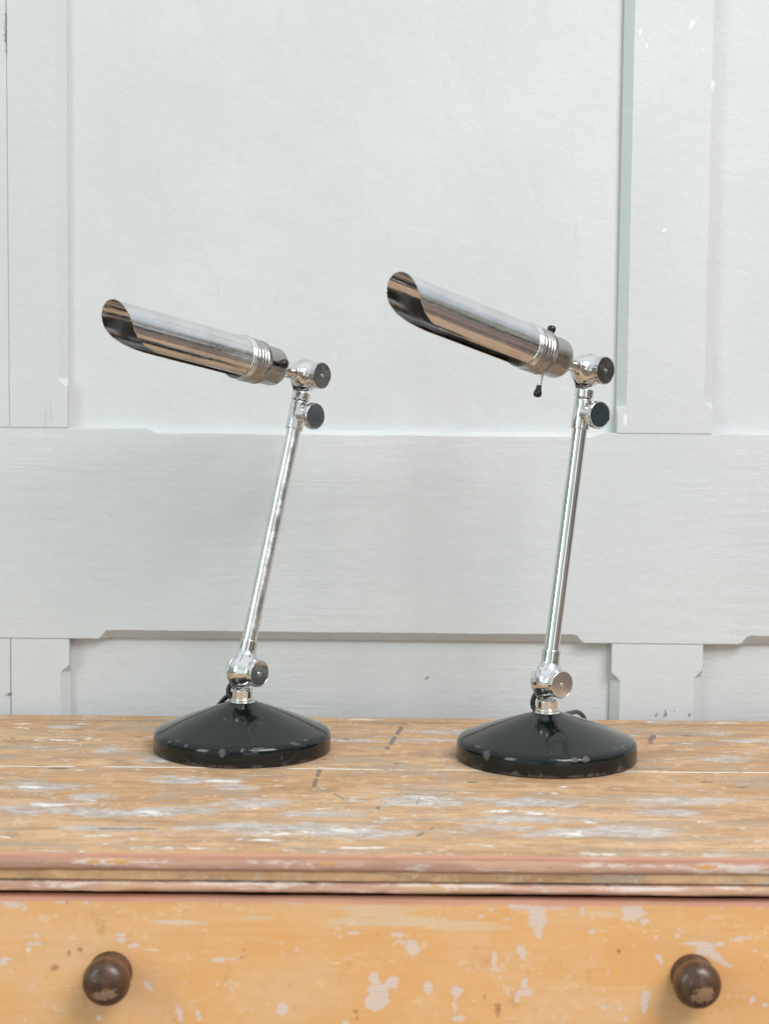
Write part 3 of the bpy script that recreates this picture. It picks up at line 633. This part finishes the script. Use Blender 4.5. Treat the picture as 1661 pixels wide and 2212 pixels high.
for i_, (px, py, wear) in enumerate(((229, 2124, (0.001, -0.006, 0.011, 0.005)), (1507, 2130, (0.003, -0.004, 0.010, 0.007)))):
    c_ = on_y(px, py, DR_Y-0.024); V, Fc = lathe(rounded(kprof[1:-1], 0.0008, 2), (c_[0], DR_Y+0.0004, c_[2]), (0, -1, 0), 56)
    A = np.array(V); wv = field(np.stack([A[:, 0]-c_[0], A[:, 2]-c_[2]], 1), [wear+(0.2,)])*(A[:, 1] < DR_Y-0.028)
    k_ = mesh_obj('knob', [(v[0]-c_[0], v[1]-DR_Y, v[2]-c_[2]) for v in V], Fc, KNOB_M, drawer, True, 60, {'wear': wv})
    k_.location = (c_[0], DR_Y, c_[2]); k_.rotation_euler = (0.0, 0, 0)

# ------------------------------------------------------------------ the two lamps
BASE_R = 0.085
def lamp(c):
    B = np.array(c['base'], float); root = thing('desk_lamp', c['label'], 'desk lamp', tuple(B), 'chrome desk lamps on the chest')
    def az(deg): a = math.radians(deg); return np.array([math.sin(a), -math.cos(a), 0.0])
    zup = np.array([0., 0, 1])
    n1, n2, n3 = az(c['az1']), az(c['az2']), az(c['az3'])
    view = (CAM-B); view[2] = 0; view /= np.linalg.norm(view)
    J1 = on_plane(c['j1'][0], c['j1'][1], B, view); J1[:2] = B[:2]; J1 = J1-B
    J2 = on_plane(c['j2'][0], c['j2'][1], B+J1, n1)-B
    TIP = on_plane(c['tip'][0], c['tip'][1], B+J2, n2)-B
    rod = (J2-J1)/np.linalg.norm(J2-J1); RL = np.linalg.norm(J2-J1)
    ax = (TIP-J2)/np.linalg.norm(TIP-J2); SL = np.linalg.norm(TIP-J2)
    def s_at(px, py): return float(np.dot(on_plane(px, py, B+J2, n2)-B-J2, ax))
    def r_at(px, py): return float(np.dot(on_plane(px, py, B+J1, n1)-B-J1, rod))
    print(c['name'], 'J1', J1.round(4), 'J2', J2.round(4), 'TIP', TIP.round(4), 'RL', round(RL, 4), 'SL', round(SL, 4), [round(s_at(*q), 4) for q in c['marks']], [round(r_at(*q), 4) for q in c['rmarks']])
    def P_(name, VF, mat, parent=None, sharp=35, attrs=None):
        ob = mesh_obj(name, VF[0], VF[1], mat, parent or root, True, sharp, attrs)
        if sharp:
            wn = ob.modifiers.new('normals', 'WEIGHTED_NORMAL'); wn.keep_sharp = True; wn.weight = 100
        return ob
    # --- base
    zc = J1[2]-0.0295                                         # top of the cone, under the collar
    R = BASE_R
    prof = [(0.0012, R-0.0045), (0.0, R-0.0022), (0.0004, R-0.0010), (0.0016, R), (0.0080, R+0.0001), (0.0140, R-0.0002), (0.0165, R-0.0008), (0.0185, R-0.0022), (0.0200, R-0.0046), (0.0212, R-0.0080)]
    zs, rs = 0.0212, R-0.0080
    for k in range(1, 13):
        t = k/12; r_ = rs+(0.0150-rs)*t; prof.append((zs+(zc-0.0012-zs)*t+0.0009*math.sin(PI*t), r_))
    prof += [(zc, 0.0130), (zc+0.0002, 0.0)]
    rng = random.Random(c['seed']); blobs = []
    V, Fc = lathe(prof, (0, 0, 0), (0, 0, 1), 220)
    A = np.array(V); ang = np.arctan2(A[:, 0], -A[:, 1]); f = np.zeros(len(A))
    prof_len = np.zeros(len(prof))
    for k in range(1, len(prof)): prof_len[k] = prof_len[k-1]+math.hypot(prof[k][0]-prof[k-1][0], prof[k][1]-prof[k-1][1])
    sl = np.repeat(prof_len, 220)
    for a0, s0, ra, rs_ in c['chips']:
        da = (np.degrees(ang)-a0+180) % 360-180
        q = np.sqrt((da*PI/180*R/ra)**2+((sl-s0)/rs_)**2); f = np.maximum(f, np.clip(1.45-q*0.8, 0, 1))
    base = P_('base', (V, Fc), ENAMEL, None, 30, {'chip': f})
    # --- collar ring between base and lower joint
    P_('collar', lathe(rounded([(zc-0.0022, 0.0), (zc-0.0022, 0.0138), (zc-0.0005, 0.0134), (zc+0.0006, 0.0112), (zc+0.0013, 0.0106), (zc+0.0016, 0.0113), (zc+0.0031, 0.0113), (zc+0.0036, 0.0104), (zc+0.0036, 0.0)][1:-1], 0.0004), (0, 0, 0), (0, 0, 1), 64), CHROME_OLD)
    # --- ball joints, each of two pieces: the one away from the knob carries the foot, the other the neck
    SR = 0.0163; step = 0.00062
    def joint(J, n, foot_axis, foot_len, neck_axis, neck_len, names, neck_r=0.0088, foot_r=0.0097):
        def foot(Q):
            Q = Q; d0 = Q@n
            shell = smax(sph(Q, SR), d0+0.0042, 0.0006)
            column = cyl(Q, foot_axis, foot_r, 0.0, foot_len)
            body = smin(shell, column, 0.006)
            clear = smax(sph(Q, SR+0.0040), -(d0+0.0046), 0.0006)
            side = smax(cyl(Q, foot_axis, foot_r-0.0015, 0.0, SR+0.006), -(d0+0.003), 0.0006)
            return smax(smax(body, -clear, 0.0005), -side, 0.0005)
        def neck(Q):
            d0 = Q@n
            ball = sph(Q, SR)
            body = smin(ball, cyl(Q, neck_axis, neck_r, 0.0, neck_len), 0.0065)
            body = smin(body, cyl(Q, n, 0.0098, 0.0, 0.0172), 0.004)
            return smax(body, -(d0+0.0037), 0.0006)
        L = 0.040
        m = max(foot_len, neck_len, 0.02)+0.003
        pts = [foot_axis*foot_len, neck_axis*neck_len, n*0.018, np.zeros(3)]
        lo = np.min(pts, 0)-0.0; hi = np.max(pts, 0)+0.0; lo = np.minimum(lo-0.0125, -0.0185); hi = np.maximum(hi+0.0125, 0.0185)
        parts = []
        for fn, nm in ((foot, names[0]), (neck, names[1])):
            V, Fc = surface_nets(fn, lo, hi, step)
            parts.append(P_(nm, ([v+J for v in V], Fc), CHROME, None, None))
        # seam ring, dark
        return parts
    FT = J1[2]-zc-0.0034
    lo_parts = joint(J1, n1, -zup, FT, rod, c.get('neck', 0.0300), ('joint_cup', 'joint'))
    up_parts = joint(J2, n2, -rod, 0.0262, ax, 0.0185, ('joint_cup', 'joint'), 0.0076, 0.0092)
    def knob(J, n, dist, parent, dished, r=0.0131, th=0.0056, facemat=CHROME, rim_in=0.0012):
        kn = [0, 1, 2, 3]
        pr = [(-0.0004, 0.0085), (0.0002, r-0.0006), (0.0007, r), (th-0.0007, r)]
        pr2 = [(-0.0004, 0.0)]+pr+[(th-0.0001, r-0.0006), (th-0.0001, r-0.0010), (th-0.0036, r-0.0011)]
        V1, F1 = lathe(pr2[1:], J+n*(dist-th), n, 100, (0, 0, 1), (set([2, 3]), 0.00055))
        k_ = P_('knob', (V1, F1), CHROME, parent, 40)
        fr = r-0.0011
        if dished:
            fp = [(th-0.0002, fr+0.0006), (th+0.0001, fr+0.0002)]+[(th+0.0001-0.0027*(1-(q/10)**2)*1.0, fr*q/10) for q in range(9, -1, -1)]
            fp = [(a, b) for a, b in fp]
            P_('knob_face', lathe(fp[:-1]+[(fp[-1][0], 0.0)], J+n*(dist-th), n, 64), facemat, k_, 40)
        else:
            fp = rounded([(th-0.0004, fr+0.0007), (th+0.0001, fr+0.0004), (th+0.0001, fr), (th-0.0001, fr-0.0001), (th-0.0001, 0.0028), (th-0.0009, 0.0026), (th-0.0009, 0.0)], 0.0002, 2)
            P_('knob_face', lathe(fp, J+n*(dist-th), n, 64), facemat, k_, 40)
            P_('screw', lathe(rounded([(th-0.0012, 0.0), (th-0.0012, 0.0017), (th+0.0004, 0.0016), (th+0.0006, 0.0)][1:], 0.0003, 2), J+n*(dist-th), n, 24), CHROME_OLD, k_, 40)
        return k_
    knob(J1, n1, 0.0226, lo_parts[1], False, facemat=c['face1'])
    knob(J2, n2, 0.0226, up_parts[1], False, facemat=c['face2'])
    # --- rod, sleeve and clamp knob
    r0, r1 = c.get('neck', 0.0300)-0.004, RL-0.055
    P_('rod', lathe([(r0, 0.0071), (r1, 0.0071)], J1, rod, 48), c['rod_mat'])
    s0, s1 = RL-0.0262-0.0012, RL-0.0262-0.0012-0.0285
    sl_ = P_('sleeve', lathe(rounded([(s1, 0.0070), (s1, 0.0084), (s1+0.0008, 0.0088), (s0-0.0008, 0.0088), (s0, 0.0083), (s0, 0.006)], 0.0003, 2), J1, rod, 56), CHROME)
    P_('pin', lathe([(s0-0.001, 0.0070), (RL-0.0235, 0.0070)], J1, rod, 40), CHROME_FLAT)
    mid = J1+rod*(s0+s1)*0.5; n3 = n3-rod*np.dot(n3, rod); n3 /= np.linalg.norm(n3)
    P_('boss', lathe([(0.002, 0.0078), (0.0080, 0.0070), (0.0120, 0.0058), (0.0160, 0.0062), (0.0206, 0.0090)], mid, n3, 40), CHROME, sl_)
    knob(mid, n3, 0.0262, sl_, True, 0.0131, 0.0058, c['face3'])
    # --- socket with push-through switch
    a, up, _ = frame(ax, zup); side = n2
    if c['name'] == 'left': pass
    sA, sB = c['sockA'], c['sockB']                            # rear end of the cap, ring behind the shade
    P_('neck', lathe(rounded([(0.0150, 0.0076), (sA-0.0068, 0.0076), (sA-0.0066, 0.0088), (sA-0.0030, 0.0092), (sA-0.0028, 0.0101), (sA+0.0012, 0.0103), (sA+0.0012, 0.006)], 0.0004, 2), J2, ax, 48), CHROME)
    cap = []
    for k in range(9): th = PI/2*k/8; cap.append((sA+0.0062*(1-math.sin(th)), 0.0124+0.0064*math.cos(PI/2-th) if False else 0.0124+0.0064*(1-math.cos(th)) if False else 0.0124+0.0064*math.sin(PI/2*k/8)))
    capp = [(sA, 0.0040), (sA, 0.0115)]+[(sA+0.0070*(1-math.cos(PI/2*k/8)), 0.0115+0.0073*math.sin(PI/2*k/8)) for k in range(1, 9)]
    sM = sB-0.0240                                            # end of cap, start of the screwed collar
    capp += [(sM, 0.0188)]
    sock = P_('socket', lathe(capp, J2, ax, 80), NICKEL, None, 30)
    col_ = rounded([(sM-0.0002, 0.0186), (sM, 0.0202), (sM+0.0006, 0.0206), (sM+0.0052, 0.0206), (sM+0.0058, 0.0202), (sM+0.0064, 0.0198), (sM+0.0074, 0.0208), (sM+0.0096, 0.0210), (sM+0.0102, 0.0203),
                    (sM+0.0112, 0.0203), (sM+0.0118, 0.0212), (sM+0.0136, 0.0212), (sM+0.0142, 0.0204), (sM+0.0152, 0.0204), (sM+0.0158, 0.0213), (sM+0.0180, 0.0213), (sM+0.0190, 0.0206), (sB+0.004, 0.0206), (sB+0.004, 0.015)], 0.0004, 2)
    P_('threaded_collar', lathe(col_, J2, ax, 100), NICKEL, sock, 30)
    kb = [(sM+0.0008, 0.0204), (sM+0.0012, 0.02105), (sM+0.0046, 0.02105), (sM+0.0050, 0.0204)]
    P_('knurled_band', lathe(kb, J2, ax, 180, zup, (set([1, 2]), 0.0004)), NICKEL, sock, 25)
    # switch bar
    sw = math.radians(c['switch']); du = math.cos(sw)*up+math.sin(sw)*side; so = J2+ax*(sM-0.0055 if c['name'] == 'right' else sM-0.0045)
    for sg, ext in ((1, c['ext'][0]), (-1, c['ext'][1])):
        dd = du*sg+ax*c['lean']*sg; dd /= np.linalg.norm(dd)
        if ext > 0.008: P_('switch_bar', lathe([(0.012, 0.0019), (ext+0.0175, 0.0019)], so, dd, 20), CHROME_OLD, sock)
        e0 = ext+0.0165
        kt = 1.35 if c['name'] == 'left' else 1.12
        tip = [(e0, 0.0016), (e0, 0.0021), (e0+0.0035, 0.0024), (e0+0.0065, 0.0034), (e0+0.0085, 0.0036), (e0+0.0103, 0.0030), (e0+0.0112, 0.0018), (e0+0.0114, 0.0)]
        tip = [(a_, b_*kt) for a_, b_ in tip]
        P_('switch_tip', lathe(tip, so, dd, 28), BAKELITE, sock, 60)
    if c['name'] == 'left':
        # slot the bar slides through
        q = so+du*0.0189; t_ = np.cross(ax, du)
        V = [q+ax*sx*0.0042+t_*sy*0.0022+du*(0.0002 if dz else -0.002) for dz in (0, 1) for sx, sy in ((-1, -1), (1, -1), (1, 1), (-1, 1))]
        P_('switch_slot', (V, [(0, 1, 2, 3), (7, 6, 5, 4), (0, 4, 5, 1), (1, 5, 6, 2), (2, 6, 7, 3), (3, 7, 4, 0)]), VOID, sock, 10)
    # --- reflector shade: a tube open along its underside, its mouth cut back on a curve
    TR = 0.0205; L0, L1 = sB-0.001, SL; nphi = 88; ns = 60; near, far = math.radians(c['near']), math.radians(c['far'])
    mid_ang = (near+far)/2-PI                                  # angle of the middle of the metal
    cut_t = [0, 25, 50, 75, 100, 120, 135, 145, 150, 156]; cut_v = [0, .0006, .0028, .0066, .0125, .0210, .0320, .0450, .0580, .0760]
    half = PI-(far-near)/2
    def cut(rel):
        dg = abs(math.degrees(rel)); return float(np.interp(dg, cut_t, cut_v))
    V = []; Fc = []; th_w = 0.0006
    def seg_lists():
        out = []
        for k in range(nphi+1):
            u_ = -1+2*k/nphi; rel = half*math.copysign(abs(u_)**0.8, u_); out.append(rel)
        return out
    rels = seg_lists(); scale_c = math.degrees(half)/148.0
    for layer, rr in ((0, TR), (1, TR-th_w)):
        for rel in rels:
            Lend = L1-cut(rel/scale_c)
            for j in range(ns+1):
                s_ = L0+(Lend-L0)*j/ns; ph = mid_ang+rel
                dent = 0.00012*mnoise.noise((s_*22, ph*1.5, c['seed']))
                V.append(J2+ax*s_+(rr+dent)*(math.cos(ph)*up+math.sin(ph)*side))
    W_ = ns+1; M_ = (nphi+1)*W_
    for k in range(nphi):
        for j in range(ns):
            a0 = k*W_+j; q = (a0, a0+W_, a0+W_+1, a0+1); Fc.append(q); Fc.append(tuple(i+M_ for i in q[::-1]))
    for k in range(nphi):
        for j in (0, ns):
            a0 = k*W_+j; q = (a0, a0+W_, a0+W_+M_, a0+M_); Fc.append(q[::-1] if j == 0 else q)
    for k in (0, nphi):
        for j in range(ns):
            a0 = k*W_+j; q = (a0, a0+1, a0+1+M_, a0+M_); Fc.append(q if k == 0 else q[::-1])
    shade = P_('shade', (V, Fc), c['shade_mat'], None, 35)
    # bead clamping the shade to its collar, following the metal only
    V = []; Fc = []; bp = [(-0.0036, 0.0003), (-0.0030, 0.0013), (-0.0018, 0.0015), (-0.0006, 0.0006), (0.0006, 0.0015), (0.0020, 0.0012), (0.0030, 0.0003), (0.0030, -0.0009), (-0.0036, -0.0009)]
    for k in range(nphi+1):
        rel = half*(-1+2*k/nphi)*0.985; ph = mid_ang+rel
        for t_, h_ in bp: V.append(J2+ax*(sB+t_)+(TR+h_)*(math.cos(ph)*up+math.sin(ph)*side))
    nb = len(bp)
    for k in range(nphi):
        for j in range(nb): j2 = (j+1) % nb; Fc.append((k*nb+j, k*nb+j2, (k+1)*nb+j2, (k+1)*nb+j))
    Fc += [tuple(range(nb))[::-1], tuple(nphi*nb+j for j in range(nb))]
    P_('clamp_bead', (V, Fc), CHROME, shade, 50)
    # tubular bulb in its holder
    P_('bulb', lathe([(sB+0.004, 0.0085), (sB+0.012, 0.0100), (sB+0.078, 0.0100), (sB+0.084, 0.0092), (sB+0.088, 0.0070), (sB+0.0905, 0.0035), (sB+0.091, 0.0)], J2, ax, 40), GLASS, sock)
    # --- cable
    for pts in c['cables']:
        Q = [on_y(px, py, B[1]+dy)-B if pz is None else np.array([on_y(px, py, B[1]+dy)[0]-B[0], dy, pz]) for px, py, dy, pz in pts]
        P_('power_cord', tube(catmull(Q, 10), c.get('cord_r', 0.0024), 16), RUBBER)
    # small hub where the flex enters the joint
    return root

CHIPS_L = [(-62, .024, .0040, .002), (-50, .0225, .002, .0015), (-44, .0255, .0022, .0016), (-34, .022, .0020, .0016), (-8, .0195, .0026, .0032), (-2, .0150, .0014, .0012), (5, .0215, .0030, .0012), (13, .022, .003, .0016), (17, .023, .0022, .0018),
           (40, .0245, .0034, .0022), (44, .022, .0024, .0012), (52, .0260, .0026, .0018), (75, .024, .0016, .0016), (-75, .021, .0012, .0016), (-15, .019, .0008, .0008), (30, .012, .0008, .0014), (8, .003, .030, .0011), (35, .003, .012, .0012), (-30, .003, .010, .0010), (-20, .068, .0020, .0016), (-15, .016, .0009, .0009)]
CHIPS_R = [(-58, .026, .0045, .0020), (-46, .0195, .0034, .0042), (-25, .0040, .0040, .0030), (-12, .003, .014, .0022), (0, .003, .010, .0016), (10, .003, .012, .0024), (24, .0035, .008, .0020), (45, .0060, .0030, .0040), (12, .022, .0030, .0022), (19, .022, .0040, .0026),
           (48, .028, .0024, .0018), (56, .026, .0016, .0022), (58, .0285, .0014, .0012), (37, .0235, .0010, .0010), (-3, .0275, .0010, .0008), (60, .033, .0022, .0008), (35, .003, .0030, .0020)]
lamp(dict(name='left', base=(-0.1252, 0.0010, 0), az1=50, az2=49, az3=46, j1=(525, 1449), j2=(660, 811), tip=(236, 696),
          label='left chrome desk lamp, its shade held lower and one black switch knob facing front',
          marks=((523, 776), (564, 788), (603, 799)), rmarks=((541, 1385), (636, 936), (647, 875)), seed=3,
          sockA=0.0405, sockB=0.0910, switch=90, ext=(0.0050, 0.001), lean=-0.05, near=149, far=217,
          face1=CHROME, face2=CHROME_FLAT, face3=CHROME_DARK, rod_mat=CHROME_OLD, shade_mat=CHROME_SHADE, chips=CHIPS_L,
          cables=[[(515, 1470, .010, None), (501, 1476, .014, None), (494, 1490, .014, None), (497, 1504, .012, None), (510, 1512, .006, None)],
                  [(506, 1497, .012, None), (492, 1504, .020, None), (478, 1517, .036, None), (466, 1535, .060, None), (466, 1550, .078, .012), (476, 1560, .096, .0028), (492, 1560, .120, .0026), (500, 1560, .148, .0026), (502, 1560, .158, .0014), (503, 1560, .1625, -.006), (503, 1560, .163, -.022), (503, 1560, .163, -.08)]]))
lamp(dict(name='right', base=(0.1643, -0.0268, 0), az1=31, az2=42, az3=33, j1=(1182, 1471), j2=(1268, 800), tip=(854, 637),
          label='right chrome desk lamp, shade tilted higher, black switch knobs above and below it',
          marks=((1140, 748), (1180, 765), (1222, 781)), rmarks=((1193, 1405), (1253, 931), (1258, 866)), seed=8,
          sockA=0.0385, sockB=0.0890, switch=8, ext=(-0.001, 0.0125), lean=0.10, near=147, far=213,
          face1=CHROME, face2=CHROME_FLAT, face3=CHROME, rod_mat=CHROME, shade_mat=CHROME_SHADE, chips=CHIPS_R,
          cables=[[(1170, 1492, .010, None), (1158, 1498, .014, None), (1151, 1512, .014, None), (1152, 1528, .013, None), (1164, 1540, .006, None)],
                  [(1175, 1535, .012, None), (1195, 1546, .050, None), (1215, 1545, .090, None), (1232, 1540, .125, None), (1246, 1538, .150, None), (1256, 1544, .168, None), (1262, 1554, .182, None), (1265, 1570, .190, None), (1266, 1640, .190, None)]]))
